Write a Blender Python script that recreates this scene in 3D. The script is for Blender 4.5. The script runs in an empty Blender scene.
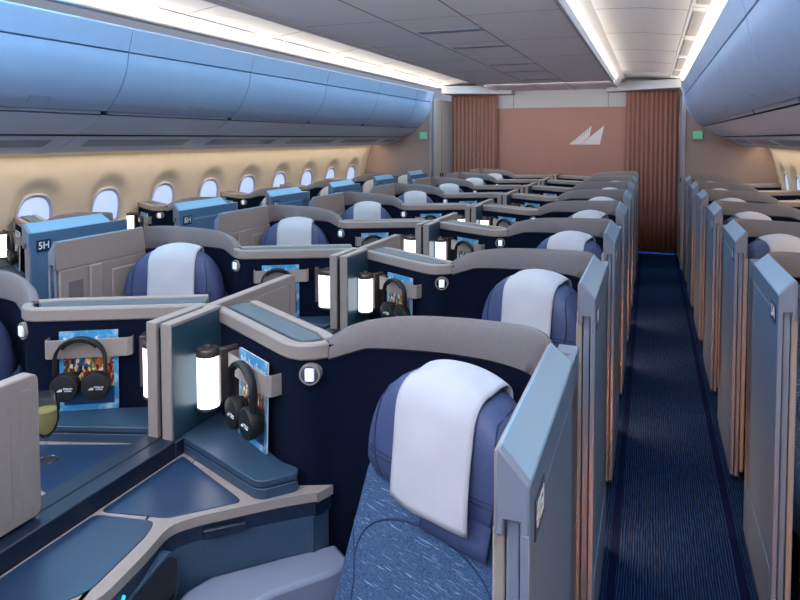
import bpy, bmesh, math
from mathutils import Vector, Matrix
D = bpy.data
COL = bpy.context.scene.collection
PI = math.pi
XC = -1.38            # centre line of the cabin
PITCH = 1.131

# ------------------------------------------------------------------ materials
def lin(c):
    r = []
    for v in c:
        v /= 255.0
        r.append(v / 12.92 if v <= 0.04045 else ((v + 0.055) / 1.055) ** 2.4)
    return (r[0], r[1], r[2], 1.0)

def mat(name, c, rough=0.5, metal=0.0, emit=None, es=0.0, spec=0.5, coat=0.0):
    m = D.materials.new(name)
    m.use_nodes = True
    b = m.node_tree.nodes['Principled BSDF']
    b.inputs['Base Color'].default_value = lin(c)
    b.inputs['Roughness'].default_value = rough
    b.inputs['Metallic'].default_value = metal
    b.inputs['Specular IOR Level'].default_value = spec
    b.inputs['Coat Weight'].default_value = coat
    if emit:
        b.inputs['Emission Color'].default_value = lin(emit)
        b.inputs['Emission Strength'].default_value = es
    return m

def tex_mat(name, c1, c2, scale=(1, 1, 1), nscale=60, rough=0.8, bump=0.0, lo=0.35, hi=0.65, spec=0.3, detail=3, metal=0.0):
    """two-tone noise in object space, optionally bumpy"""
    m = mat(name, c1, rough, metal, spec=spec)
    nt = m.node_tree
    b = nt.nodes['Principled BSDF']
    tc = nt.nodes.new('ShaderNodeTexCoord')
    mp = nt.nodes.new('ShaderNodeMapping')
    mp.inputs['Scale'].default_value = scale
    n = nt.nodes.new('ShaderNodeTexNoise')
    n.inputs['Scale'].default_value = nscale
    n.inputs['Detail'].default_value = detail
    r = nt.nodes.new('ShaderNodeValToRGB')
    r.color_ramp.elements[0].position = lo
    r.color_ramp.elements[1].position = hi
    r.color_ramp.elements[0].color = lin(c1)
    r.color_ramp.elements[1].color = lin(c2)
    nt.links.new(tc.outputs['Object'], mp.inputs['Vector'])
    nt.links.new(mp.outputs['Vector'], n.inputs['Vector'])
    nt.links.new(n.outputs['Fac'], r.inputs['Fac'])
    nt.links.new(r.outputs['Color'], b.inputs['Base Color'])
    if bump:
        bp = nt.nodes.new('ShaderNodeBump')
        bp.inputs['Strength'].default_value = bump
        bp.inputs['Distance'].default_value = 0.002
        nt.links.new(n.outputs['Fac'], bp.inputs['Height'])
        nt.links.new(bp.outputs['Normal'], b.inputs['Normal'])
    return m

M = {}
M['taupe'] = tex_mat('taupe_moulding', (150, 138, 133), (153, 141, 136), nscale=60, rough=0.45, spec=0.4)
M['taupe_dark'] = tex_mat('taupe_grey', (114, 106, 108), (117, 109, 111), nscale=60, rough=0.5)
M['navy'] = tex_mat('navy_felt', (9, 15, 34), (13, 22, 46), nscale=220, rough=0.95, bump=0.3, spec=0.12)
M['navy_trim'] = mat('navy_satin', (20, 34, 55), 0.38)
M['navy_lac'] = mat('blue_lacquer', (32, 54, 84), 0.33, spec=0.5)
M['steel_blue'] = mat('steel_blue_plastic', (50, 72, 94), 0.4)
M['glass_shelf'] = mat('blue_grey_glass_top', (80, 92, 102), 0.42, spec=0.3)
M['teal'] = mat('teal_panel', (42, 70, 86), 0.35)
M['door'] = mat('door_blue_metal', (92, 122, 156), 0.36, 0.3)
M['door_cap'] = mat('door_cap_blue', (134, 166, 192), 0.34, 0.2)
M['door_side'] = mat('door_edge_grey', (126, 132, 150), 0.4, 0.1)
M['door_in'] = mat('door_inner_taupe', (150, 140, 140), 0.45)
M['black'] = mat('black_gap', (8, 9, 12), 0.6)
M['gloss_black'] = mat('black_gloss', (6, 7, 10), 0.08)
M['chrome'] = mat('chrome', (205, 208, 212), 0.18, 1.0)
M['leather'] = tex_mat('blue_leather', (68, 79, 118), (73, 84, 124), nscale=120, rough=0.45, bump=0.05, spec=0.45)
M['seam'] = mat('dark_seam', (36, 46, 82), 0.7)
M['fabric_seam'] = mat('fabric_seam', (34, 56, 96), 0.8)
M['cloth'] = tex_mat('white_cloth', (188, 187, 195), (196, 195, 202), nscale=6, rough=0.85)
M['plastic_grey'] = mat('ledge_grey', (126, 133, 154), 0.42)
M['seat_shell'] = mat('seat_shell_navy', (40, 52, 84), 0.5)
M['lamp'] = mat('lamp_glow', (255, 255, 255), 0.5, emit=(250, 252, 255), es=3.0)
M['lamp_cap'] = mat('lamp_cap_bronze', (96, 84, 82), 0.35, 0.6)
M['button_glow'] = mat('button_glow', (240, 244, 255), 0.4, emit=(225, 232, 250), es=0.55)
M['cyan_glow'] = mat('cyan_glow', (40, 180, 230), 0.4, emit=(40, 180, 230), es=1.2)
M['warm_strip'] = mat('warm_strip', (255, 200, 140), 0.5, emit=(255, 196, 120), es=2.0)
M['white'] = mat('white_print', (236, 238, 242), 0.5)
M['plaque'] = mat('navy_plaque', (12, 30, 72), 0.35)
M['phone_black'] = mat('matte_black', (22, 22, 25), 0.55)
M['phone_pad'] = mat('black_pad', (12, 12, 14), 0.8)
def clear(name, tint, body, fac, rough=0.03, blend=0.12):
    m = D.materials.new(name); m.use_nodes = True; nt = m.node_tree; nt.nodes.clear(); L = nt.links
    out = nt.nodes.new('ShaderNodeOutputMaterial')
    tr = nt.nodes.new('ShaderNodeBsdfTransparent'); tr.inputs['Color'].default_value = lin(tint)
    df = nt.nodes.new('ShaderNodeBsdfDiffuse'); df.inputs['Color'].default_value = lin(body)
    gl = nt.nodes.new('ShaderNodeBsdfGlossy'); gl.inputs['Roughness'].default_value = rough
    lw = nt.nodes.new('ShaderNodeLayerWeight'); lw.inputs['Blend'].default_value = blend
    m1 = nt.nodes.new('ShaderNodeMixShader'); m1.inputs['Fac'].default_value = fac
    m2 = nt.nodes.new('ShaderNodeMixShader')
    L.new(tr.outputs[0], m1.inputs[1]); L.new(df.outputs[0], m1.inputs[2])
    L.new(lw.outputs['Fresnel'], m2.inputs['Fac']); L.new(m1.outputs[0], m2.inputs[1]); L.new(gl.outputs[0], m2.inputs[2])
    L.new(m2.outputs[0], out.inputs['Surface'])
    return m
M['glass'] = clear('clear_glass', (244, 246, 246), (255, 255, 255), 0.03)
M['wine'] = clear('pale_wine', (246, 238, 190), (222, 204, 128), 0.42)
M['bin'] = tex_mat('bin_mood_tint', (150, 172, 207), (153, 175, 209), nscale=8, rough=0.42, spec=0.4)  # blue of the mood light is tinted into the bin colour
M['bin_low'] = mat('bin_lower_lightened', (196, 210, 234), 0.45)  # lightened to stand in for light missing on the downward faces
M['bin_gap'] = mat('bin_gap', (40, 52, 74), 0.6)
M['bin_rail'] = mat('bin_rail_grey', (128, 142, 168), 0.4)
M['ceiling'] = tex_mat('ceiling_grey', (230, 229, 235), (231, 230, 236), nscale=5, rough=0.6)
M['ceil_line'] = mat('ceiling_seam', (92, 90, 96), 0.6)
M['sidewall'] = tex_mat('sidewall_cream', (208, 196, 182), (213, 201, 187), nscale=6, rough=0.6)
M['bulkhead'] = tex_mat('bulkhead_mauve', (152, 132, 128), (154, 134, 130), nscale=40, rough=0.6)
M['backwall'] = tex_mat('rose_wall', (160, 118, 106), (163, 120, 108), nscale=20, rough=0.6)
M['header'] = mat('header_white', (168, 168, 174), 0.5)
M['closet'] = mat('closet_grey', (168, 160, 158), 0.45)
M['edge_blue'] = mat('closet_edge_metal', (130, 150, 174), 0.3, 0.5)
M['curtain'] = tex_mat('copper_curtain', (158, 116, 105), (166, 124, 112), nscale=60, rough=0.75)
M['emblem'] = mat('emblem_silver', (196, 190, 190), 0.45, 0.2)
M['emblem_dark'] = mat('emblem_grey', (140, 120, 116), 0.5)
M['exit'] = mat('exit_green', (90, 180, 140), 0.5, emit=(96, 190, 150), es=0.25)
M['exit_frame'] = mat('exit_frame', (150, 160, 156), 0.5)
M['warm_cove'] = mat('cove_warm', (255, 236, 205), 0.5, emit=(255, 233, 196), es=1.25)
M['cool_cove'] = mat('cove_cool', (210, 240, 255), 0.5, emit=(200, 236, 255), es=1.35)
M['wall_cove'] = mat('wall_cove', (255, 240, 205), 0.5, emit=(255, 232, 188), es=2.2)
M['pane'] = mat('window_daylight', (180, 200, 235), 0.15, emit=(176, 196, 238), es=0.75)
M['win_frame'] = mat('window_frame', (178, 182, 200), 0.4)
M['band'] = tex_mat('carpet_band', (7, 17, 46), (10, 22, 54), nscale=400, rough=0.95, spec=0.05)
M['vent'] = mat('vent_grey', (128, 126, 134), 0.5)
M['blue_floor'] = mat('floor_light_blue', (40, 120, 255), 0.5, emit=(30, 110, 255), es=0.22)

def fabric():
    m = mat('seat_fabric', (60, 92, 140), 0.85, spec=0.25)
    nt = m.node_tree; b = nt.nodes['Principled BSDF']; L = nt.links
    tc = nt.nodes.new('ShaderNodeTexCoord')
    def noise(sc, s, det=2):
        mp = nt.nodes.new('ShaderNodeMapping'); mp.inputs['Scale'].default_value = sc
        n = nt.nodes.new('ShaderNodeTexNoise'); n.inputs['Scale'].default_value = s; n.inputs['Detail'].default_value = det
        L.new(tc.outputs['Object'], mp.inputs['Vector']); L.new(mp.outputs['Vector'], n.inputs['Vector'])
        return n
    n1 = noise((1, 1, 1), 260, 3)
    n2 = noise((0.09, 1.5, 1.5), 240, 1)
    r1 = nt.nodes.new('ShaderNodeValToRGB')
    r1.color_ramp.elements[0].position = 0.34; r1.color_ramp.elements[0].color = lin((44, 66, 98))
    r1.color_ramp.elements[1].position = 0.66; r1.color_ramp.elements[1].color = lin((74, 102, 136))
    r2 = nt.nodes.new('ShaderNodeValToRGB')
    r2.color_ramp.elements[0].position = 0.64; r2.color_ramp.elements[0].color = (0, 0, 0, 1)
    r2.color_ramp.elements[1].position = 0.72; r2.color_ramp.elements[1].color = (1, 1, 1, 1)
    mx = nt.nodes.new('ShaderNodeMixRGB')
    mx.inputs['Color2'].default_value = lin((124, 154, 188))
    L.new(n1.outputs['Fac'], r1.inputs['Fac']); L.new(n2.outputs['Fac'], r2.inputs['Fac'])
    L.new(r2.outputs['Color'], mx.inputs['Fac']); L.new(r1.outputs['Color'], mx.inputs['Color1'])
    L.new(mx.outputs['Color'], b.inputs['Base Color'])
    bp = nt.nodes.new('ShaderNodeBump'); bp.inputs['Strength'].default_value = 0.4; bp.inputs['Distance'].default_value = 0.002
    L.new(n1.outputs['Fac'], bp.inputs['Height']); L.new(bp.outputs['Normal'], b.inputs['Normal'])
    return m
M['fabric'] = fabric()

def carpet():
    m = mat('aisle_carpet', (24, 36, 62), 0.95, spec=0.05)
    nt = m.node_tree; b = nt.nodes['Principled BSDF']; L = nt.links
    tc = nt.nodes.new('ShaderNodeTexCoord')
    mp = nt.nodes.new('ShaderNodeMapping'); mp.inputs['Scale'].default_value = (1, 0.16, 1)
    n = nt.nodes.new('ShaderNodeTexNoise'); n.inputs['Scale'].default_value = 95; n.inputs['Detail'].default_value = 2
    w = nt.nodes.new('ShaderNodeTexWave'); w.inputs['Scale'].default_value = 30; w.inputs['Distortion'].default_value = 4.5
    w.inputs['Detail'].default_value = 2
    w.bands_direction = 'X'
    ad = nt.nodes.new('ShaderNodeMath'); ad.operation = 'MULTIPLY'
    r = nt.nodes.new('ShaderNodeValToRGB')
    r.color_ramp.elements[0].position = 0.12; r.color_ramp.elements[0].color = lin((9, 22, 46))
    r.color_ramp.elements[1].position = 0.5; r.color_ramp.elements[1].color = lin((30, 56, 94))
    L.new(tc.outputs['Object'], mp.inputs['Vector']); L.new(mp.outputs['Vector'], n.inputs['Vector']); L.new(mp.outputs['Vector'], w.inputs['Vector'])
    L.new(n.outputs['Fac'], ad.inputs[0]); L.new(w.outputs['Fac'], ad.inputs[1])
    L.new(ad.outputs['Value'], r.inputs['Fac']); L.new(r.outputs['Color'], b.inputs['Base Color'])
    return m
M['carpet'] = carpet()

def cover():
    """magazine cover: sky, a crowded bright market scene, a deep blue foot"""
    m = mat('magazine_cover', (60, 150, 205), 0.4)
    nt = m.node_tree; b = nt.nodes['Principled BSDF']; L = nt.links
    tc = nt.nodes.new('ShaderNodeTexCoord')
    v = nt.nodes.new('ShaderNodeTexVoronoi'); v.inputs['Scale'].default_value = 120
    mpv = nt.nodes.new('ShaderNodeMapping'); mpv.inputs['Scale'].default_value = (1, 0.2, 0.6)
    L.new(tc.outputs['Object'], mpv.inputs['Vector']); L.new(mpv.outputs['Vector'], v.inputs['Vector'])
    sepc = nt.nodes.new('ShaderNodeSeparateColor'); L.new(v.outputs['Color'], sepc.inputs['Color'])
    pal = nt.nodes.new('ShaderNodeValToRGB'); pal.color_ramp.interpolation = 'CONSTANT'
    cols = [(20, 18, 18), (196, 84, 40), (222, 178, 74), (30, 70, 40), (224, 214, 196), (150, 40, 32), (28, 28, 34), (62, 110, 60), (208, 128, 62), (40, 70, 130)]
    pal.color_ramp.elements[0].color = lin(cols[0]); pal.color_ramp.elements[1].position = 0.1; pal.color_ramp.elements[1].color = lin(cols[1])
    for i in range(2, 10):
        e = pal.color_ramp.elements.new(i / 10); e.color = lin(cols[i])
    L.new(sepc.outputs['Red'], pal.inputs['Fac'])
    sep = nt.nodes.new('ShaderNodeSeparateXYZ'); L.new(tc.outputs['Object'], sep.inputs['Vector'])
    def inside(sock, lo, hi):
        a = nt.nodes.new('ShaderNodeMath'); a.operation = 'GREATER_THAN'; a.inputs[1].default_value = lo
        c = nt.nodes.new('ShaderNodeMath'); c.operation = 'LESS_THAN'; c.inputs[1].default_value = hi
        d = nt.nodes.new('ShaderNodeMath'); d.operation = 'MULTIPLY'
        L.new(sock, a.inputs[0]); L.new(sock, c.inputs[0]); L.new(a.outputs[0], d.inputs[0]); L.new(c.outputs[0], d.inputs[1])
        return d.outputs[0]
    def mul(a, c):
        d = nt.nodes.new('ShaderNodeMath'); d.operation = 'MULTIPLY'; L.new(a, d.inputs[0]); L.new(c, d.inputs[1]); return d.outputs[0]
    inx = inside(sep.outputs['X'], -0.078, 0.078)
    crowd = mul(inx, inside(sep.outputs['Z'], 0.075, 0.188))
    foot = mul(inx, inside(sep.outputs['Z'], 0.018, 0.075))
    n = nt.nodes.new('ShaderNodeTexNoise'); n.inputs['Scale'].default_value = 26
    L.new(tc.outputs['Object'], n.inputs['Vector'])
    sky = nt.nodes.new('ShaderNodeValToRGB')
    sky.color_ramp.elements[0].position = 0.5; sky.color_ramp.elements[0].color = lin((62, 150, 205))
    sky.color_ramp.elements[1].position = 0.72; sky.color_ramp.elements[1].color = lin((190, 220, 235))
    L.new(n.outputs['Fac'], sky.inputs['Fac'])
    m1 = nt.nodes.new('ShaderNodeMixRGB'); m1.inputs['Color2'].default_value = lin((24, 66, 120))
    L.new(foot, m1.inputs['Fac']); L.new(sky.outputs['Color'], m1.inputs['Color1'])
    m2 = nt.nodes.new('ShaderNodeMixRGB')
    L.new(crowd, m2.inputs['Fac']); L.new(m1.outputs['Color'], m2.inputs['Color1']); L.new(pal.outputs['Color'], m2.inputs['Color2'])
    L.new(m2.outputs['Color'], b.inputs['Base Color'])
    return m
M['cover'] = cover()

# ------------------------------------------------------------------ mesh helpers
class MB:
    def __init__(s): s.bm = bmesh.new()
    def box(s, x0, x1, y0, y1, z0, z1):
        v = [s.bm.verts.new((x, y, z)) for z in (z0, z1) for y in (y0, y1) for x in (x0, x1)]
        for f in ((0, 2, 3, 1), (4, 5, 7, 6), (0, 1, 5, 4), (2, 6, 7, 3), (0, 4, 6, 2), (1, 3, 7, 5)):
            s.bm.faces.new([v[i] for i in f])
        return s
    def loft(s, rings, closed_ring=True, cap=True, closed=False):
        R = [[s.bm.verts.new(p) for p in r] for r in rings]
        n = len(R[0]); m = len(R)
        for i in range(m if closed else m - 1):
            a, b = R[i], R[(i + 1) % m]
            for j in range(n if closed_ring else n - 1):
                k = (j + 1) % n
                s.bm.faces.new((a[j], a[k], b[k], b[j]))
        if cap and closed_ring and not closed:
            s.bm.faces.new(list(reversed(R[0]))); s.bm.faces.new(R[-1])
        return s
    def prism(s, poly, z0, z1):
        return s.loft([[(x, y, z0) for x, y in poly], [(x, y, z1) for x, y in poly]])
    def prism_y(s, poly, y0, y1):      # poly in (x, z)
        return s.loft([[(x, y0, z) for x, z in poly], [(x, y1, z) for x, z in poly]])
    def prism_x(s, poly, x0, x1):      # poly in (y, z)
        return s.loft([[(x0, y, z) for y, z in poly], [(x1, y, z) for y, z in poly]])
    def tube(s, path, r, n=8, closed=False, flat=None):
        P = [Vector(p) for p in path]; rings = []
        for i, p in enumerate(P):
            if closed: t = P[(i + 1) % len(P)] - P[i - 1]
            else: t = P[min(i + 1, len(P) - 1)] - P[max(i - 1, 0)]
            t.normalize()
            up = Vector((0, 1, 0)) if flat else (Vector((0, 0, 1)) if abs(t.z) < 0.9 else Vector((1, 0, 0)))
            a = t.cross(up).normalized(); b = a.cross(t).normalized()
            ra, rb = flat if flat else (r, r)
            rings.append([tuple(p + a * math.cos(2 * PI * k / n) * ra + b * math.sin(2 * PI * k / n) * rb) for k in range(n)])
        return s.loft(rings, closed=closed)
    def lathe(s, prof, cx=0, cy=0, n=24):
        rings = [[(cx + r * math.cos(2 * PI * k / n), cy + r * math.sin(2 * PI * k / n), z) for k in range(n)] for r, z in prof]
        return s.loft(rings)
    def disc_y(s, cx, cz, r, y0, y1, n=24, r1=None):
        r1 = r if r1 is None else r1
        return s.loft([[(cx + q * math.cos(2 * PI * k / n), y, cz + q * math.sin(2 * PI * k / n)) for k in range(n)] for q, y in ((r, y0), (r1, y1))])
    def grid(s, fn, nu, nv):
        V = [[s.bm.verts.new(fn(i / nu, j / nv)) for j in range(nv + 1)] for i in range(nu + 1)]
        for i in range(nu):
            for j in range(nv):
                s.bm.faces.new((V[i][j], V[i + 1][j], V[i + 1][j + 1], V[i][j + 1]))
        return s

NARROW = False
def squeeze(x):
    if not NARROW: return x
    if x > -0.6: return x * (1 - 0.125 / 0.6)
    return x + (0.125 if x > -1.0 else 0.125 - 0.06 * min(1.0, (-1.0 - x) / 0.15))

def ob(name, mb, m, parent=None, S=1, smooth=None, bevel=0.0, loc=None, solid=0.0, subsurf=0):
    bm = mb.bm
    if NARROW and S < 0:
        for v in bm.verts: v.co.x = squeeze(v.co.x)
    if S < 0:
        for v in bm.verts: v.co.x = -v.co.x
    bmesh.ops.recalc_face_normals(bm, faces=bm.faces[:])
    me = D.meshes.new(name)
    bm.to_mesh(me); bm.free()
    me.materials.append(M[m] if isinstance(m, str) else m)
    if smooth is not None:
        for p in me.polygons: p.use_smooth = True
        me.set_sharp_from_angle(angle=math.radians(smooth))
    o = D.objects.new(name, me); COL.objects.link(o)
    if parent: o.parent = parent
    if loc: o.location = loc
    if solid:
        md = o.modifiers.new('solid', 'SOLIDIFY'); md.thickness = solid; md.offset = 0
    if bevel:
        md = o.modifiers.new('bevel', 'BEVEL'); md.width = bevel; md.segments = 2; md.limit_method = 'ANGLE'; md.angle_limit = math.radians(40)
        for p in me.polygons: p.use_smooth = True
        if smooth is None: me.set_sharp_from_angle(angle=math.radians(35))
    if subsurf:
        md = o.modifiers.new('sub', 'SUBSURF'); md.levels = subsurf; md.render_levels = subsurf
        for p in me.polygons: p.use_smooth = True
    return o

def tag(o, label=None, cat=None, group=None, kind=None):
    if label: o['label'] = label
    if cat: o['category'] = cat
    if group: o['group'] = group
    if kind: o['kind'] = kind
    return o
def empty(name, loc=(0, 0, 0), rz=0.0):
    o = D.objects.new(name, None); COL.objects.link(o)
    o.location = loc; o.rotation_euler = (0, 0, rz); o.empty_display_size = 0.1
    return o
def copy_tree(o, parent=None):
    c = o.copy(); COL.objects.link(c)
    if parent: c.parent = parent
    for ch in list(o.children): copy_tree(ch, c)
    return c
def struct(name, mb, m, **k):
    return tag(ob(name, mb, m, **k), kind='structure')
def lettering(name, text, size, m, parent, loc, rot, depth=0.001):
    cu = D.curves.new(name, 'FONT'); cu.body = text; cu.size = size; cu.extrude = depth
    cu.offset = size * 0.018; cu.align_x = 'CENTER'; cu.align_y = 'CENTER'; cu.resolution_u = 3
    t = D.objects.new('tmp_text', cu); COL.objects.link(t)
    dg = bpy.context.evaluated_depsgraph_get(); dg.update()
    me = D.meshes.new_from_object(t.evaluated_get(dg))
    D.objects.remove(t); D.curves.remove(cu)
    me.name = name; me.materials.clear(); me.materials.append(M[m])
    o = D.objects.new(name, me); COL.objects.link(o); o.parent = parent; o.location = loc; o.rotation_euler = rot
    return o
def catmull(P, k=6):
    out = []
    Q = [tuple(2 * a - b for a, b in zip(P[0], P[1]))] + list(P) + [tuple(2 * a - b for a, b in zip(P[-1], P[-2]))]
    for i in range(1, len(Q) - 2):
        p0, p1, p2, p3 = Q[i - 1:i + 3]
        for j in range(k):
            t = j / k
            out.append(tuple(0.5 * (2 * b + (c - a) * t + (2 * a - 5 * b + 4 * c - d) * t * t + (3 * b - a - 3 * c + d) * t ** 3)
                             for a, b, c, d in zip(p0, p1, p2, p3)))
    out.append(tuple(P[-1]))
    return out
def offset(path, d):
    """plan polyline moved d to its left side"""
    out = []
    for i, p in enumerate(path):
        a = path[max(i - 1, 0)]; b = path[min(i + 1, len(path) - 1)]
        tx, ty = b[0] - a[0], b[1] - a[1]; l = math.hypot(tx, ty) or 1
        out.append((p[0] - ty / l * d, p[1] + tx / l * d))
    return out
def scale_poly(poly, k, c=None):
    if c is None: c = (sum(p[0] for p in poly) / len(poly), sum(p[1] for p in poly) / len(poly))
    return [(c[0] + (x - c[0]) * k, c[1] + (y - c[1]) * k) for x, y in poly]
def round_poly(poly, r, n=4):
    out = []
    m = len(poly)
    for i in range(m):
        p = Vector(poly[i]); a = Vector(poly[i - 1]); b = Vector(poly[(i + 1) % m])
        da = (a - p); db = (b - p)
        q = min(r, da.length * 0.45, db.length * 0.45)
        A = p + da.normalized() * q; B = p + db.normalized() * q
        for k in range(n + 1):
            t = k / n
            out.append(tuple(A * (1 - t) ** 2 + p * 2 * t * (1 - t) + B * t * t))
    return out

# ------------------------------------------------------------------ suite module
# local frame: x = 0 at the outer face of the aisle door (furniture towards -x), y = 0 at the door's front end
RIM = [(-1.195, 0.80), (-0.80, 0.582), (-0.765, 0.567), (-0.735, 0.566), (-0.70, 0.582), (-0.672, 0.612)]
WING = catmull([(-0.672, 0.612), (-0.60, 0.645), (-0.48, 0.672), (-0.345, 0.685), (-0.21, 0.668), (-0.11, 0.615), (-0.048, 0.525)], 5)
WTOP = catmull([(1.19,), (1.232,), (1.255,), (1.262,), (1.268,), (1.278,), (1.286,)], 5)
WALL_A = 0.5635       # slant of the side wall against the x axis (radians)

def make_suite(S, name, divider_side=True):
    root = empty(name)
    # navy felt wall behind the passenger
    front = RIM[:-1] + WING
    w = MB(); w.prism(front + list(reversed(offset(front, 0.035))), 0.0, 1.178)
    ob('back_wall', w, 'navy', root, S, smooth=40)
    # taupe rim of the side shelf
    r = MB(); fo = offset(RIM, -0.008)
    r.prism(fo + list(reversed(offset(RIM, 0.024))), 1.142, 1.187)
    ob('shelf_rim', r, 'taupe', root, S, bevel=0.006)
    t = MB(); a = offset(RIM[:3], 0.036); b = offset(RIM[:3], 0.108)
    b[-1] = (-0.705, 0.635); b[-2] = (b[-2][0] + 0.0, b[-2][1])
    a[-1] = (-0.75, 0.603)
    t.prism(a + list(reversed(b)), 1.13, 1.184)
    ob('shelf_top', t, 'glass_shelf', root, S, bevel=0.004)
    t = MB(); a = offset(RIM[:3], 0.112); c = offset(RIM[:3], 0.140)
    a[-1] = (-0.70, 0.638); c[-1] = (-0.665, 0.655)
    t.prism(a + list(reversed(c)), 0.0, 1.187)
    ob('shelf_back_edge', t, 'taupe', root, S, bevel=0.004)
    # raised wing round the head
    wg = MB(); rings = []
    out = offset(WING, 1.0)
    for n_, ((x, y), (ox, oy), (z,)) in enumerate(zip(WING, out, WTOP)):
        tp = min(1.0, 0.12 + (len(WING) - 1 - n_) * 0.13)
        nx, ny = (ox - x) * tp, (oy - y) * tp
        zb = 1.142 + 0.03 * min(1, (x + 0.672) / 0.1)
        def q(d, z): return (x + nx * d, y + ny * d, z)
        h = z - zb
        rings.append([q(-0.010, zb), q(-0.006, zb + h * 0.35), q(0.004, zb + h * 0.75), q(0.012, z - 0.003), q(0.018, z), q(0.036, z - 0.004), q(0.042, z - 0.012), q(0.042, zb - 0.03), q(0.03, zb - 0.03)])
    wg.loft(rings)
    ob('headrest_wing', wg, 'taupe_dark', root, S, smooth=50)
    # round reading light in the rounded corner
    k = MB(); k.disc_y(0, 0, 0.031, 0.02, -0.006, r1=0.029)
    rl = ob('reading_light', k, 'taupe', root, 1, smooth=40)
    rl.location = (S * squeeze(-0.708), 0.572, 1.105); rl.rotation_euler = (0, 0, S * math.radians(16))
    k = MB(); k.disc_y(0, 0, 0.024, 0.0, -0.0075)
    ob('light_cup', k, 'chrome', rl, 1, smooth=40)
    k = MB(); k.box(-0.012, 0.013, -0.013, -0.006, -0.017, 0.018)
    ob('light_lens', k, 'button_glow', rl, 1, bevel=0.003)
    # sliding door with bevelled cap, open along the seat
    d = MB()
    d.loft([[(0, 0.02, 1.235), (-0.046, 0.02, 1.287), (-0.050, 0.02, 1.283), (-0.050, 0.02, 1.152), (0, 0.02, 1.152)],
            [(0, 0.545, 1.235), (-0.046, 0.515, 1.287), (-0.050, 0.515, 1.283), (-0.050, 0.53, 1.152), (0, 0.55, 1.152)]])
    dr = ob('door', d, 'door_cap', root, S, bevel=0.008)
    d = MB()
    d.prism_y([(0.0, 1.235), (-0.046, 1.287), (-0.050, 1.283), (-0.050, 1.152), (-0.038, 1.152), (-0.038, 1.178), (-0.013, 1.178), (-0.013, 1.10), (0.0, 1.10)], 0.0, 0.0205)
    ob('cap_end', d, 'door_side', dr, S, bevel=0.003)  # same cap, greyer colour stands in for its front catching less blue light
    d = MB(); d.prism_x([(0.006, 1.152), (0.53, 1.152), (0.516, 1.280), (0.006, 1.280)], -0.0545, -0.0495)
    ob('cap_lining', d, 'taupe', dr, S, bevel=0.002)
    d = MB(); d.box(-0.0125, -0.0005, 0.003, 0.66, 0.045, 1.2)
    ob('door_panel', d, 'door', dr, S)
    d = MB()       # raised border of the outer face
    d.prism_x([(0.002, 0.05), (0.002, 1.232), (0.655, 1.232), (0.655, 1.165), (0.16, 1.165), (0.055, 1.09), (0.05, 0.05)], -0.003, 0.0012)
    ob('door_border', d, 'door', dr, S, bevel=0.001)
    d = MB(); d.box(-0.004, 0.0025, 0.052, 0.655, 0.045, 0.275)
    ob('kick_plate', d, 'door', dr, S, bevel=0.002)
    d = MB(); d.box(-0.036, -0.016, 0.012, 0.6, 0.03, 1.18)
    ob('slide_panel', d, 'door_side', dr, S, bevel=0.003)
    d = MB(); d.box(-0.012, 0.0015, -0.0005, 0.012, 0.045, 1.16)
    ob('door_edge', d, 'door_side', dr, S, bevel=0.001)
    p = MB(); p.box(0.0, 0.003, 0.044, 0.132, 1.124, 1.190)
    pq = ob('seat_plaque', p, 'plaque', dr, S, bevel=0.001)
    # fixed housing the door slides into
    h = MB(); h.box(-0.05, -0.0005, 0.545, 0.675, 0.04, 1.232)
    hs = ob('door_housing', h, 'door_side', root, S, bevel=0.003)
    h = MB(); h.box(-0.036, -0.015, 0.6, 0.612, 1.2315, 1.234)
    ob('latch', h, 'vent', hs, S)
    h = MB(); h.box(-0.034, -0.006, 0.676, 0.681, 0.10, 0.80)
    ob('courtesy_light', h, 'warm_strip', hs, S)
    h = MB(); h.box(-0.05, -0.005, 0.06, 0.675, 0.0, 0.045)
    ob('kick_base', h, 'seat_shell', root, S)
    # inner side trim between seat and door
    h = MB(); h.box(-0.060, -0.040, 0.02, 0.53, 0.05, 1.15)
    sl = ob('side_lining', h, 'taupe', root, S, bevel=0.004)
    h = MB(); h.box(-0.075, -0.058, 0.17, 0.24, 0.3, 1.148)
    ob('lining_pillar', h, 'taupe', sl, S, bevel=0.006)
    h = MB(); h.box(-0.072, -0.058, 0.30, 0.53, 0.60, 1.105)
    ob('lining_pad', h, 'taupe', sl, S, bevel=0.012)
    h = MB(); h.box(-0.063, -0.058, 0.06, 0.14, 0.75, 1.09)
    ob('lining_recess', h, 'taupe_dark', sl, S, bevel=0.002)
    # console ------------------------------------------------------------
    top = [(-1.157, -0.27), (-1.157, 0.762), (-0.80, 0.566), (-0.735, 0.553), (-0.648, 0.585), (-0.66, 0.55), (-0.75, 0.482), (-0.90, 0.346), (-0.94, 0.292), (-0.915, 0.18), (-0.897, 0.05), (-0.93, -0.03), (-0.99, -0.08), (-0.99, -0.27)]
    top = top[:4] + [(-0.648, 0.588)] + round_poly(top[5:12], 0.03, 3)[1:] + top[12:]
    c = MB(); c.prism(top, 0.772, 0.798)
    cs = ob('console', c, 'taupe', root, S, bevel=0.004)
    P1 = round_poly([(-1.148, 0.572), (-1.148, 0.275), (-0.965, 0.312), (-0.832, 0.436)], 0.02, 3)
    P2 = round_poly([(-1.148, 0.262), (-0.985, 0.292), (-0.962, 0.24), (-0.935, 0.06), (-0.972, -0.01), (-1.03, -0.06), (-1.03, -0.25), (-1.148, -0.25)], 0.02, 3)
    for P in (P1, P2):
        c = MB(); c.prism(P, 0.79, 0.8005); ob('table_panel', c, 'navy_lac', cs, S, bevel=0.001)
    c = MB(); c.prism(scale_poly(top, 0.985), 0.735, 0.773)
    ob('drawer_band', c, 'navy_trim', cs, S)
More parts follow.
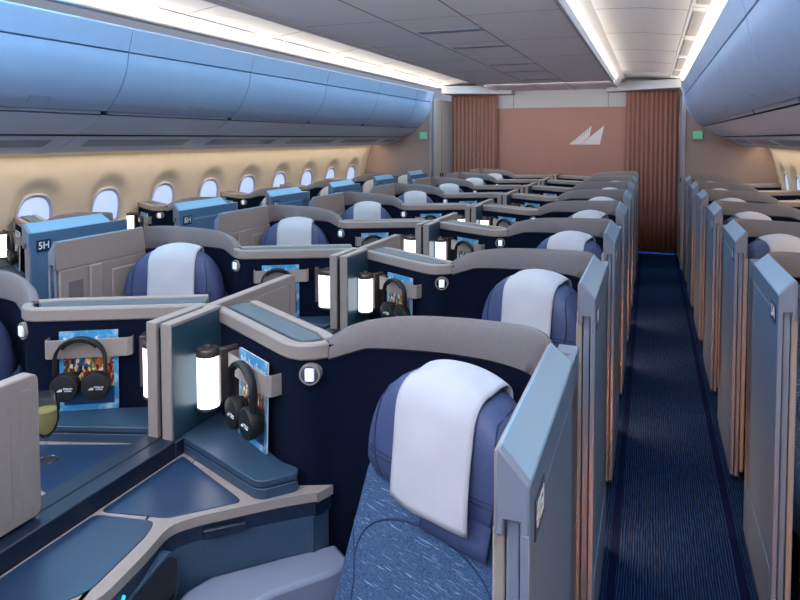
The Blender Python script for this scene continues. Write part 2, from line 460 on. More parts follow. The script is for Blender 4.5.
    c = MB(); c.box(-0.052, 0.052, -0.006, 0.006, -0.011, 0.011)
    hd = ob('drawer_pull', c, 'navy_trim', cs, 1, bevel=0.003)
    hd.location = (S * squeeze(-0.845), 0.379, 0.754); hd.rotation_euler = (0, 0, S * math.radians(41))
    c = MB(); c.prism(scale_poly(top, 0.965), 0.02, 0.736)
    ob('console_body', c, 'steel_blue', cs, S)
    # handset niche in the short side of the console
    c = MB(); c.prism_x(round_poly([(0.125, 0.60), (0.125, 0.735), (0.255, 0.765), (0.285, 0.735), (0.285, 0.66), (0.25, 0.60)], 0.015, 3), -0.93, -0.905)
    nf = ob('handset_niche', c, 'steel_blue', cs, S, bevel=0.002)
    c = MB(); c.prism_x(round_poly([(0.135, 0.612), (0.135, 0.728), (0.252, 0.755), (0.276, 0.73), (0.276, 0.668), (0.245, 0.612)], 0.012, 3), -0.92, -0.903)
    ob('handset', c, 'gloss_black', nf, S)
    c = MB(); c.prism_x([(0.106, 0.742), (0.110, 0.746), (0.115, 0.757), (0.112, 0.757), (0.107, 0.749)], -0.915, -0.8975)
    ob('touch_mark', c, 'cyan_glow', nf, S)
    # grey arm ledge below the drawer
    led = [(-0.64, 0.585), (-0.80, 0.435), (-0.875, 0.365), (-0.90, 0.30), (-0.885, 0.16), (-0.885, -0.1), (-0.80, -0.1), (-0.77, 0.22), (-0.69, 0.37), (-0.60, 0.47), (-0.56, 0.53)]
    c = MB(); c.prism(led, 0.30, 0.638)
    ob('arm_ledge', c, 'plastic_grey', root, S, bevel=0.012)
    # raised tray along the wall
    st = [(-1.165, 0.590), (-1.168, 0.768), (-0.795, 0.565), (-0.735, 0.552), (-0.722, 0.528), (-0.785, 0.462), (-0.812, 0.458)]
    st = round_poly(st, 0.012, 3)
    c = MB(); c.prism(st, 0.797, 0.826)
    tr = ob('raised_tray', c, 'steel_blue', root, S, bevel=0.003)
    c = MB(); c.prism(scale_poly(st, 0.985), 0.824, 0.832)
    ob('tray_gap', c, 'navy_trim', tr, S)
    c = MB(); c.prism(st, 0.831, 0.848)
    ob('tray_top', c, 'steel_blue', tr, S, bevel=0.004)
    # lamp tube
    lx, ly = (-1.128, 0.668)
    c = MB(); c.lathe([(0.033, 0.915), (0.0335, 0.92), (0.0335, 1.074), (0.033, 1.078)], lx, ly, 24)
    lm = ob('lamp_tube', c, 'lamp', root, S, smooth=40)
    c = MB(); c.lathe([(0.035, 1.076), (0.036, 1.080), (0.036, 1.094), (0.033, 1.099), (0.012, 1.100), (0.011, 1.107), (0.006, 1.109)], lx, ly, 24)
    ob('lamp_cap', c, 'lamp_cap', lm, S, smooth=40)
    c = MB(); c.lathe([(0.028, 0.906), (0.034, 0.908), (0.035, 0.917)], lx, ly, 24)
    ob('lamp_foot', c, 'lamp_cap', lm, S, smooth=40)
    c = MB(); c.box(-0.011, 0.011, -0.06, 0.0, 0.93, 1.10)
    mt = ob('lamp_mount', c, 'lamp_cap', lm, 1, bevel=0.003)
    mt.location = on_wall(S, 0.152, 0.0, 0); mt.rotation_euler = (0, 0, -S * WALL_A)
    # taupe literature strap on the wall
    c = MB()
    xs = [(-0.150, 0.0), (-0.150, -0.034), (-0.140, -0.044), (0.135, -0.044), (0.150, -0.032), (0.150, 0.0), (0.146, 0.0), (0.146, -0.030), (0.134, -0.039), (-0.138, -0.039), (-0.146, -0.032), (-0.146, 0.0)]
    xs = [(x * 0.9, y) for x, y in xs]
    c.prism(xs, 1.028, 1.09)
    sp = ob('magazine_strap', c, 'taupe', root, 1, bevel=0.002)
    sp.location = on_wall(S, 0.308, 0.0, 0); sp.rotation_euler = (0, 0, -S * WALL_A)
    return root, pq

def on_wall(S, s, out, z):
    """point on the side wall: s along it from the divider end, out towards the passenger"""
    # wall runs from RIM[0] to RIM[1]
    (ax, ay), (bx, by) = RIM[0], RIM[1]
    l = math.hypot(bx - ax, by - ay); tx, ty = (bx - ax) / l, (by - ay) / l
    ax0 = ax - tx * 0.0
    x = ax0 + tx * s + ty * out; y = ay + ty * s - tx * out
    return (S * squeeze(x), y, z)
(ax_, ay_), (bx_, by_) = RIM[0], RIM[1]
WALL_A = math.atan2(ay_ - by_, bx_ - ax_)

# ------------------------------------------------------------------ seat
def dome(w, zb, zt, n=28, p=2.3):
    pts = [(-w * 0.86, zb - 0.005), (w * 0.86, zb - 0.005)]
    for i in range(n + 1):
        a = PI * i / n
        c, s = math.cos(a), math.sin(a)
        x = w * math.copysign(abs(c) ** (2 / p), c); z = zb + 0.035 + (zt - zb - 0.035) * abs(s) ** (2 / 2.05)
        pts.append((x, z))
    return pts
def pillow(outline, rings, centre=None):
    """rings: (scale, y); outline in (x, z)"""
    mb = MB()
    mb.loft([[(x, y, z) for x, z in scale_poly(outline, k, centre)] for k, y in rings])
    return mb
SLOPE = math.tan(math.radians(22))
def make_seat(name):
    root = empty(name)
    o1 = dome(0.25, 0.890, 1.196)
    h = pillow(o1, [(0.86, 0.045), (0.97, 0.035), (1.0, 0.0), (1.0, -0.035), (0.97, -0.062), (0.90, -0.082), (0.72, -0.098), (0.4, -0.106), (0.1, -0.108)], (0, 1.04))
    from mathutils.bvhtree import BVHTree
    hb = BVHTree.FromBMesh(h.bm)
    hd = ob('headrest', h, 'leather', root, smooth=60)
    def on_front(tree, x, z, lift=0.0008, miss=0.0):
        hit = tree.ray_cast(Vector((x, -1.5, z)), Vector((0, 1, 0)))[0]
        return (x, (hit.y if hit else miss) - lift, z)
    for s in (-1, 1):
        k = MB()
        k.tube([on_front(hb, s * (0.150 + 0.035 * math.sin(PI * (0.15 + 0.75 * t))), 0.91 + 0.235 * t) for t in [i / 16 for i in range(17)]], 0.0022, 6)
        k.tube([on_front(hb, s * (0.10 + 0.01 * i), 0.965) for i in range(12)], 0.0022, 6)
        k.tube([on_front(hb, s * (0.10 + 0.01 * i), 0.977) for i in range(12)], 0.0015, 6)
        ob('headrest_seam', k, 'seam', hd)
    # leather flap under the towel, hanging over the fabric back
    k = MB()
    def flap(u, v):
        z = 0.975 - 0.125 * v; x = -0.02 + 0.19 * u
        return (x, back_y(z) - 0.020 - 0.016 * (1 - v), z)
    k.grid(flap, 6, 5)
    ob('headrest_flap', k, 'leather', hd, solid=0.008, smooth=60)
    # fabric backrest
    prof = [(-0.02, 0.95), (-0.09, 0.955)]
    ol = round_poly([(-0.262, 0.40), (0.262, 0.40), (0.262, 0.955), (-0.262, 0.955)], 0.055, 5)
    mb = MB()
    rg = []
    for k, dy in [(0.93, 0.07), (0.99, 0.055), (1.0, 0.03), (1.0, -0.005), (0.985, -0.025), (0.94, -0.042), (0.80, -0.05), (0.5, -0.052), (0.1, -0.052)]:
        rg.append([(x, -SLOPE * (0.94 - z) + dy, z) for x, z in scale_poly(ol, k, (0, 0.68))])
    mb.loft(rg)
    bb = BVHTree.FromBMesh(mb.bm)
    bk = ob('backrest', mb, 'fabric', root, smooth=60)
    k = MB()
    arc = [on_front(bb, 0.212 * math.cos(PI * i / 28), 0.715 + 0.125 * math.sin(PI * i / 28) ** 0.75) for i in range(29)]
    k.tube(arc, 0.0026, 6)
    for q in (-1, 1):
        k.tube([on_front(bb, q * x, z) for x, z in [(0.252, 0.775), (0.235, 0.745), (0.212, 0.715), (0.192, 0.67), (0.18, 0.60), (0.178, 0.46)]], 0.0026, 6)
    ob('backrest_seam', k, 'fabric_seam', bk)
    # cushion and base
    c = MB(); cu = round_poly([(-0.25, -0.70), (0.25, -0.70), (0.25, -0.12), (-0.25, -0.12)], 0.06, 5)
    c.loft([[(x, y, z) for x, y in scale_poly(cu, k)] for k, z in ((0.96, 0.30), (1.0, 0.32), (1.0, 0.40), (0.97, 0.43), (0.85, 0.445), (0.3, 0.45))])
    ob('seat_cushion', c, 'fabric', root, smooth=60)
    c = MB(); c.prism(round_poly([(-0.22, -0.62), (0.22, -0.62), (0.22, -0.15), (-0.22, -0.15)], 0.04, 3), 0.0, 0.31)
    ob('seat_base', c, 'seat_shell', root, bevel=0.01)
    c = MB()
    c.loft([[(x, -SLOPE * (0.94 - z) + y, z) for x, y in ((-0.20, 0.065), (0.20, 0.065), (0.17, 0.095), (-0.17, 0.095))] for z in (0.36, 0.9)])
    ob('back_shell', c, 'seat_shell', root, bevel=0.006)
    return root
def back_y(z): return -SLOPE * (0.94 - z) - 0.053

def make_towel(name):
    """white cover: over the headrest's top and down its front"""
    path = catmull([(0.052, 1.11), (0.052, 1.17), (0.026, 1.206), (-0.03, 1.207), (-0.072, 1.190), (-0.102, 1.150), (-0.117, 1.09), (-0.126, 1.03), (-0.133, 0.965), (-0.138, 0.902)], 4)
    n = len(path) - 1
    def fn(u, v):
        i = min(int(v * n), n - 1); t = v * n - i
        y = path[i][0] * (1 - t) + path[i + 1][0] * t; z = path[i][1] * (1 - t) + path[i + 1][1] * t
        s = 2 * u - 1
        w = 0.112 + 0.004 * v
        x = w * s + 0.016
        top = max(0.0, 1 - abs(v - 0.33) / 0.4)
        z -= 0.030 * s * s * top                      # follows the dome sideways
        y += 0.012 * s * s * (1 - top) * (1 if v > 0.4 else -1)
        y -= 0.004 * math.sin(3.1 * s + 7 * v) * v + 0.0025 * math.sin(11 * v + 4 * s)
        if v > 0.85: z += 0.004 * math.sin(4 * s) * (v - 0.85) / 0.15
        return (x, y, z)
    mb = MB(); mb.grid(fn, 18, n)
    o = ob(name, mb, 'cloth', None, smooth=80, solid=0.005)
    return o

# ------------------------------------------------------------------ small things
SAIL_L = [(170, 380), (505, 95), (475, 255), (340, 380)]
SAIL_R = [(345, 380), (690, 95), (630, 380)]
def sail(mb, k, ox, oz, y0, y1, which):
    P = SAIL_L if which == 0 else SAIL_R
    mb.prism_y([(ox + (x - 430) * k, oz + (380 - y) * k) for x, y in P], y0, y1)

def make_headphones(name):
    root = empty(name)          # origin: top of the band on the strap, hanging down (-z), facing -y
    k = MB(); R = 0.076
    pts = [(R * math.cos(a), 0, -0.07 + (0.072 if math.sin(a) > 0 else 0.072) * math.sin(a)) for a in [PI * i / 24 for i in range(25)]]
    pts = [(R * 1.02, 0, -0.115)] + pts + [(-R * 1.02, 0, -0.115)]
    k.tube(pts, 0.006, 8, flat=(0.005, 0.013))
    ob('headband', k, 'phone_black', root, smooth=50)
    k = MB()
    k.tube([(0.068 * math.cos(a), 0, -0.07 + 0.064 * math.sin(a)) for a in [PI * (0.22 + 0.56 * i / 14) for i in range(15)]], 0.006, 8, flat=(0.006, 0.012))
    ob('headband_pad', k, 'phone_pad', root, smooth=50)
    for s in (-1, 1):
        k = MB()
        k.loft([[(s * 0.047 + r * math.cos(a), y, -0.158 + 1.06 * r * math.sin(a)) for a in [2 * PI * i / 28 for i in range(28)]] for r, y in ((0.040, 0.018), (0.044, 0.012), (0.044, -0.008), (0.041, -0.014), (0.037, -0.0155))])
        c = ob('ear_cup', k, 'phone_black', root, smooth=40)
        k = MB()
        k.loft([[(s * 0.047 + r * math.cos(a), y, -0.158 + 1.06 * r * math.sin(a)) for a in [2 * PI * i / 28 for i in range(28)]] for r, y in ((0.030, 0.030), (0.038, 0.028), (0.041, 0.019), (0.036, 0.016))])
        ob('ear_cushion', k, 'phone_pad', c, smooth=40)
        k = MB(); sail(k, 0.000034, s * 0.047 - 0.011, -0.166, -0.0172, -0.015, 0); sail(k, 0.000034, s * 0.047 - 0.011, -0.166, -0.0172, -0.015, 1)
        ob('cup_emblem', k, 'white', c)
        lettering('cup_lettering', 'Philippine\nAirlines', 0.0072, 'white', c, (s * 0.047 + 0.014, -0.0162, -0.161), (PI / 2, 0, 0), 0.0006)
    return root
def make_magazine(name):
    root = empty(name)
    k = MB(); k.box(-0.09, 0.09, 0.0, 0.006, 0.0, 0.262)
    ob('pages', k, 'white', root, bevel=0.001)
    k = MB(); k.box(-0.091, 0.091, -0.001, 0.0002, -0.001, 0.263)
    c = ob('front_cover', k, 'cover', root)
    lettering('cover_title', 'Mabuhay', 0.045, 'white', c, (0.0, -0.0014, 0.226), (PI / 2, 0, 0), 0.0004)
    return root

# ------------------------------------------------------------------ build one of each, then copy
COLUMNS = [   # key, aisle door x, mirror, seat offset, rows (door front y), words
    ('window', -3.163, 1, -0.27, [2.40 + PITCH * i for i in range(6)], 'by the left windows'),
    ('inner', -2.557, -1, -0.257, [0.90 + PITCH * i for i in range(8)], 'left of the centre dividers'),
    ('aisle', -0.163, 1, -0.27, [0.89 + PITCH * i for i in range(8)], 'right of the centre dividers'),
    ('far', 0.403, -1, -0.27, [1.16 + PITCH * i for i in range(1, 7)], 'right of the near aisle'),
]
ORD = ['first', 'second', 'third', 'fourth', 'fifth', 'sixth', 'seventh', 'eighth']
SHELL = {1: make_suite(1, 'suite_shell'), -1: make_suite(-1, 'suite_shell')}
NARROW = True
SHELL['inner'] = make_suite(-1, 'suite_shell')
NARROW = False
SEAT = make_seat('airline_seat'); TOWEL = make_towel('headrest_towel')
PHONES = make_headphones('headphones'); MAG = make_magazine('magazine')
used = set()
def take(o, is_tree=True):
    if o.name in used: return copy_tree(o) if is_tree else copy_tree(o)
    used.add(o.name); return o
def nth(i, n):
    return 'last' if i == n - 1 else ('front' if i == 0 else ORD[i])
LETTERS = {'window': 'H', 'inner': 'E', 'aisle': 'D', 'far': 'A'}
for key, xd, S, sx, ys, words in COLUMNS:
    NARROW = key == 'inner'
    n = len(ys)
    for i, y in enumerate(ys):
        which = nth(i, n)
        src, pq = SHELL['inner' if key == 'inner' else S]
        s = take(src); s.location = (xd, y, 0)
        look = {'window': 'sky blue door', 'inner': 'taupe door lining', 'aisle': 'blue grey door', 'far': 'coppery blue grey door'}[key]
        tag(s, f'{which} navy suite shell with {look}, {words}', 'suite', f'suite shells {words}')
        if key != 'inner':
            row = {'window': 5, 'aisle': 4, 'far': 5}[key] + i
            door = [c for c in s.children if c.name.startswith('door') and 'housing' not in c.name][0]
            plq = [c for c in door.children if c.name.startswith('seat_plaque')][0]
            lettering('plaque_lettering', f'{row}{LETTERS[key]}', 0.056, 'white', plq, (S * 0.0032, 0.088, 1.157), (PI / 2, 0, PI / 2 * S), 0.0006)
        sy = 0.512
        rz = -S * math.radians(22)
        st = take(SEAT); st.location = (xd + S * sx, y + sy, 0); st.rotation_euler = (0, 0, rz)
        tag(st, f'{which} blue seat with domed leather headrest, {words}', 'seat', f'seats {words}')
        tw = take(TOWEL); tw.location = (xd + S * sx, y + sy, 0); tw.rotation_euler = (0, 0, rz)
        tag(tw, f'white cloth draped over the {which} headrest {words}', 'headrest cloth', f'headrest cloths {words}')
        nmag = {'window': 3, 'inner': 6, 'aisle': 6, 'far': 0}[key]
        if i < nmag:
            wx, wy, wz = on_wall(S, 0.312, 0.030, 0.85)
            m = take(MAG); m.location = (xd + wx, y + wy, wz); m.rotation_euler = (math.radians(-1.5), 0, -S * WALL_A)
            tag(m, f'blue magazine behind the strap of the {which} suite {words}', 'magazine', f'magazines {words}')
            wx, wy, wz = on_wall(S, 0.325, 0.066, 1.1)
            p = take(PHONES); p.location = (xd + wx, y + wy, wz); p.rotation_euler = (0, 0, -S * WALL_A)
            tag(p, f'black headphones on the strap of the {which} suite {words}', 'headphones', f'headphones {words}')

# ------------------------------------------------------------------ centre dividers
def make_divider():
    root = empty('centre_divider')          # origin on the centre line, at the post's front end
    for s in (-1, 1):
        k = MB(); k.box(s * 0.008 if s > 0 else -0.046, 0.046 if s > 0 else -0.008, 0.0, 0.235, 0.84, 1.198)
        po = ob('post_slab', k, 'taupe', root, bevel=0.003)
        k = MB(); k.box(s * 0.046 if s > 0 else -0.0475, 0.0475 if s > 0 else -0.046, 0.006, 0.232, 0.84, 1.188)
        ob('side_facing', k, 'teal', po)
    k = MB(); k.box(-0.0085, 0.0085, 0.012, 0.235, 0.84, 1.178)
    ob('post_slot', k, 'black', root)
    k = MB(); k.box(-0.062, 0.056, -0.86, 0.02, 0.775, 0.847); k.box(-0.10, -0.05, -0.86, 0.3, 0.70, 0.80); k.box(-0.06, 0.06, 0.0, 0.34, 0.0, 0.845)
    r = ob('rail', k, 'navy_trim', root, bevel=0.004)
    k = MB(); k.box(-0.003, 0.003, -0.86, 0.0, 0.84, 0.8485)
    ob('rail_slot', k, 'black', r)
    # panel drawn out behind the post
    k = MB(); k.prism_x(round_poly([(0.20, 0.853), (0.733, 0.853), (0.733, 1.196), (0.20, 1.196)], 0.02, 4), -0.018, 0.018)
    p = ob('sliding_panel', k, 'taupe', root, bevel=0.004)
    for s in (-1, 1):
        k = MB(); k.prism_x(round_poly([(0.25, 0.88), (0.66, 0.88), (0.66, 1.165), (0.25, 1.165)], 0.02, 4), s * 0.018, s * 0.0205)
        ob('panel_inset', k, 'taupe', p, bevel=0.001)
        for z0, z1 in ((0.885, 1.02), (1.05, 1.165)):
            k = MB(); k.prism_x(round_poly([(0.685, z0), (0.715, z0), (0.715, z1), (0.685, z1)], 0.01, 3), s * 0.018, s * 0.0195)
            ob('grip_recess', k, 'taupe', p, bevel=0.0005)
    return root
div = make_divider()
NARROW = False
for i in range(9):
    d = div if i == 0 else copy_tree(div)
    d.location = (XC, 1.447 + PITCH * (i - 1), 0)
    lab = ['taupe privacy panel cut by the left edge of the photo beside the wine glass',
           'nearest taupe divider post with slot, between the two closest glowing lamps'][i] if i < 2 else \
          f'{ORD[i - 1]} taupe divider post and panel from the front on the centre line'
    tag(d, lab, 'privacy divider', 'dividers along the centre line')

# ------------------------------------------------------------------ wine glass on the left console
g = empty('wine_glass', (-1.664, 1.300, 0.801)); g.scale = (1.0, 1.0, 1.02)
k = MB(); k.lathe([(0.0, 0.0), (0.031, 0.0), (0.032, 0.0015), (0.02, 0.004), (0.005, 0.008), (0.0035, 0.02), (0.0035, 0.055), (0.006, 0.068)], n=32)
ob('stem', k, 'glass', g, smooth=50)
k = MB(); k.lathe([(0.002, 0.066), (0.012, 0.072), (0.028, 0.092), (0.0355, 0.120), (0.034, 0.155), (0.030, 0.196), (0.029, 0.196), (0.033, 0.155), (0.0345, 0.120), (0.027, 0.093), (0.011, 0.074), (0.002, 0.070)], n=32)
ob('bowl', k, 'glass', g, smooth=50)
k = MB(); k.lathe([(0.001, 0.0705), (0.0107, 0.0743), (0.0267, 0.0933), (0.0342, 0.120), (0.0331, 0.150), (0.001, 0.150)], n=32)
ob('white_wine', k, 'wine', g, smooth=50)
tag(g, 'stemmed glass of white wine standing on the blue console beside the taupe panel', 'wine glass')

# ------------------------------------------------------------------ cabin shell
Y0, YB, YW = -1.6, 8.9, 9.98       # front limit, side bulkheads, back wall
k = MB(); k.box(XC - 2.95, XC + 2.95, Y0, YW + 0.3, -0.06, 0.0)
struct('floor', k, 'carpet')
for i, x in enumerate((-0.125, 0.362, -2.635, -3.122)):
    k = MB(); k.box(x - 0.016, x + 0.016, Y0, YW - 0.05, 0.0, 0.003)
    struct(f'trim_{i + 1}', k, 'band')
# side walls with scooped window reveals
WPROF = catmull([(2.75, 1.66), (2.80, 1.60), (2.86, 1.40), (2.905, 1.15), (2.92, 0.9), (2.93, 0.6), (2.80, 0.2), (2.72, 0.0)], 6)
WY = [3.32 + 0.643 * (i - 7) for i in range(17)]
WZ = 1.135
def wall_r(z):
    for (r0, z0), (r1, z1) in zip(WPROF, WPROF[1:]):
        if z1 <= z <= z0: return r0 + (r1 - r0) * (z0 - z) / (z0 - z1 + 1e-9)
    return WPROF[0][0] if z > 1.6 else WPROF[-1][0]
def scoop(y, z):
    d = 0.0
    for wy in WY:
        u = (y - wy) / 0.235
        v = (z - WZ - 0.03) / (0.31)
        q = (abs(u) ** 2.3 + abs(v) ** 2.3) ** (1 / 2.3)
        if q < 1:
            t = min(1.0, (1 - q) / 0.42); d = max(d, 0.042 * t * t * (3 - 2 * t))
    return d
for side, nm in ((-1, 'wall_left'), (1, 'wall_right')):
    mb = MB()
    nz, ny = 60, int((YB + 0.3 - Y0) / 0.025)
    def fn(u, v):
        y = Y0 + (YB + 0.3 - Y0) * u
        z = 1.66 * (1 - v) ** 1.0
        return (XC + side * (wall_r(z) + scoop(y, z)), y, z)
    mb.grid(fn, ny, nz)
    struct(nm, mb, 'sidewall', smooth=50, solid=0.01)
wn = 0
def superell(w, h, n=28, p=2.6):
    return [(w * math.copysign(abs(math.cos(a)) ** (2 / p), math.cos(a)), h * math.copysign(abs(math.sin(a)) ** (2 / p), math.sin(a))) for a in [2 * PI * i / n for i in range(n)]]
for side in (-1, 1):
    for wy in WY:
        if wy > YB - 0.1 or wy < 1.6: continue
        wn += 1
        X = XC + side * (wall_r(WZ) + 0.036)
        root = empty(f'window_{wn}', (X, wy, WZ)); tag(root, kind='structure')
        k = MB()
        rings = []
        for w, dx in ((0.150, 0.012), (0.150, -0.012), (0.142, -0.018), (0.128, -0.006), (0.126, 0.012)):
            rings.append([(side * dx - 0.12 * side * 0 + (-side) * 0.06 * 0, a, b + 0.0) for a, b in superell(w, w * 1.42)])
        k.loft(rings, closed=True)
        ob('window_frame', k, 'win_frame', root, smooth=40)
        k = MB(); k.prism_x(superell(0.127, 0.18), -0.004, 0.004)
        ob('window_pane', k, 'pane', root)
        root.rotation_euler = (0, side * math.radians(-9), 0)
# light line at the top of each side wall and wall panel seams
for i, side in enumerate((-1, 1)):
    k = MB(); k.box(min(XC + side * 2.60, XC + side * 2.74), max(XC + side * 2.60, XC + side * 2.74), Y0, YB, 1.648, 1.654)
    struct(f'trim_{5 + i}', k, 'wall_cove')
tn = 7
for side in (-1, 1):
    for y in [2.9985 + 1.286 * i for i in range(-1, 5)]:
        k = MB()
        zz = [1.63 - 0.05 * j for j in range(16)]
        k.loft([[(XC + side * (wall_r(z) + scoop(y, z) - 0.002), y + a, z) for a in (-0.003, 0.003)] + [(XC + side * (wall_r(z) + 0.01), y + a, z) for a in (0.003, -0.003)] for z in zz])
        struct(f'trim_{tn}', k, 'ceil_line'); tn += 1

# ceiling ----------------------------------------------------------------
def span(r0, z0, r1, z1, th=0.02, both=True, y0=Y0, y1=YW + 0.1):
    mb = MB()
    for side in ((-1, 1) if both else (1,)):
        mb.prism_y([(XC + side * r0, z0), (XC + side * r1, z1), (XC + side * r1, z1 + th), (XC + side * r0, z0 + th)], y0, y1)
    return mb
k = MB(); k.box(XC - 0.89, XC + 0.89, Y0, YW + 0.1, 2.515, 2.535)
k.prism_y([(XC + 0.86, 2.515), (XC + 0.89, 2.505), (XC + 0.895, 2.515), (XC + 0.89, 2.53)], Y0, YB + 0.5)
k.prism_y([(XC - 0.86, 2.515), (XC - 0.89, 2.505), (XC - 0.895, 2.515), (XC - 0.89, 2.53)], Y0, YB + 0.5)
ce = struct('ceiling', k, 'ceiling')
k = MB()
for q in (-1, 1): k.box(XC + q * 0.885 - 0.014, XC + q * 0.885 + 0.014, Y0, YB + 0.6, 2.488, 2.516)
ob('slot_rail', k, 'header', ce, bevel=0.004)
k = span(0.893, 2.53, 0.994, 2.65, both=True)
tag(ob('slot_face', k, 'ceiling', ce))
k = span(0.99, 2.650, 1.30, 2.640); ob('aisle_panel', k, 'ceiling', ce)
k = span(1.30, 2.640, 1.598, 2.602); ob('aisle_panel', k, 'ceiling', ce)
k = span(1.603, 2.600, 1.95, 2.552); ob('cove_panel', k, 'ceiling', ce)
# ceiling seams
k = MB()
for x in (-1.12, -1.64):
    k.box(x - 0.004, x + 0.004, Y0, YW, 2.5135, 2.516)
for y in [0.6 + 1.05 * i for i in range(9)]:
    k.box(XC - 0.89, XC + 0.89, y - 0.002, y + 0.002, 2.5143, 2.516)
ob('ceiling_seam', k, 'ceil_line', ce)
k = MB()
for y in [0.3 + 1.05 * i for i in range(9)]:
    for s in (-1, 1):
        k.prism_y([(XC + s * 0.995, 2.6485), (XC + s * 1.30, 2.6385), (XC + s * 1.598, 2.6005), (XC + s * 1.598, 2.604), (XC + s * 1.30, 2.642), (XC + s * 0.995, 2.652)], y - 0.002, y + 0.002)
ob('ceiling_seam', k, 'ceil_line', ce)
# small vents down the centre
for i, y in enumerate((4.25, 5.05, 6.35, 7.05, 8.1, 8.75)):
    v = empty('ceiling_vent', (XC + 0.02, y, 2.514))
    k = MB(); k.box(-0.24, 0.24, -0.05, 0.05, -0.0025, 0.001); ob('vent_plate', k, 'bin_rail', v, bevel=0.001)
    k = MB(); k.box(-0.08, 0.08, -0.03, 0.04, -0.004, -0.002); ob('vent_grille', k, 'vent', v, bevel=0.001)
    tag(v, f'{ORD[i]} small grey ceiling vent from the front, on the centre ceiling panel', 'ceiling vent', 'vents along the centre ceiling')
# air grilles in the cove beside the bins
for side in (-1, 1):
    y = BY0 = -0.74
    while y < YB:
        y1 = min(y + 1.28, YB + 0.2)
        zz = lambda r: 2.600 - (r - 1.603) * 0.1383
        k = MB()
        k.prism_y([(XC + side * 1.63, zz(1.63) - 0.006), (XC + side * 1.71, zz(1.71) - 0.006), (XC + side * 1.71, zz(1.71) + 0.002), (XC + side * 1.63, zz(1.63) + 0.002)], y + 0.12, y1 - 0.12)
        ob('air_grille', k, 'header', ce, bevel=0.002)
        k = MB(); k.prism_y([(XC + side * 1.606, zz(1.606) - 0.001), (XC + side * 1.86, zz(1.86) - 0.001), (XC + side * 1.86, zz(1.86) + 0.002), (XC + side * 1.606, zz(1.606) + 0.002)], y - 0.003, y + 0.003)
        ob('cove_seam', k, 'ceil_line', ce)
        y = y1
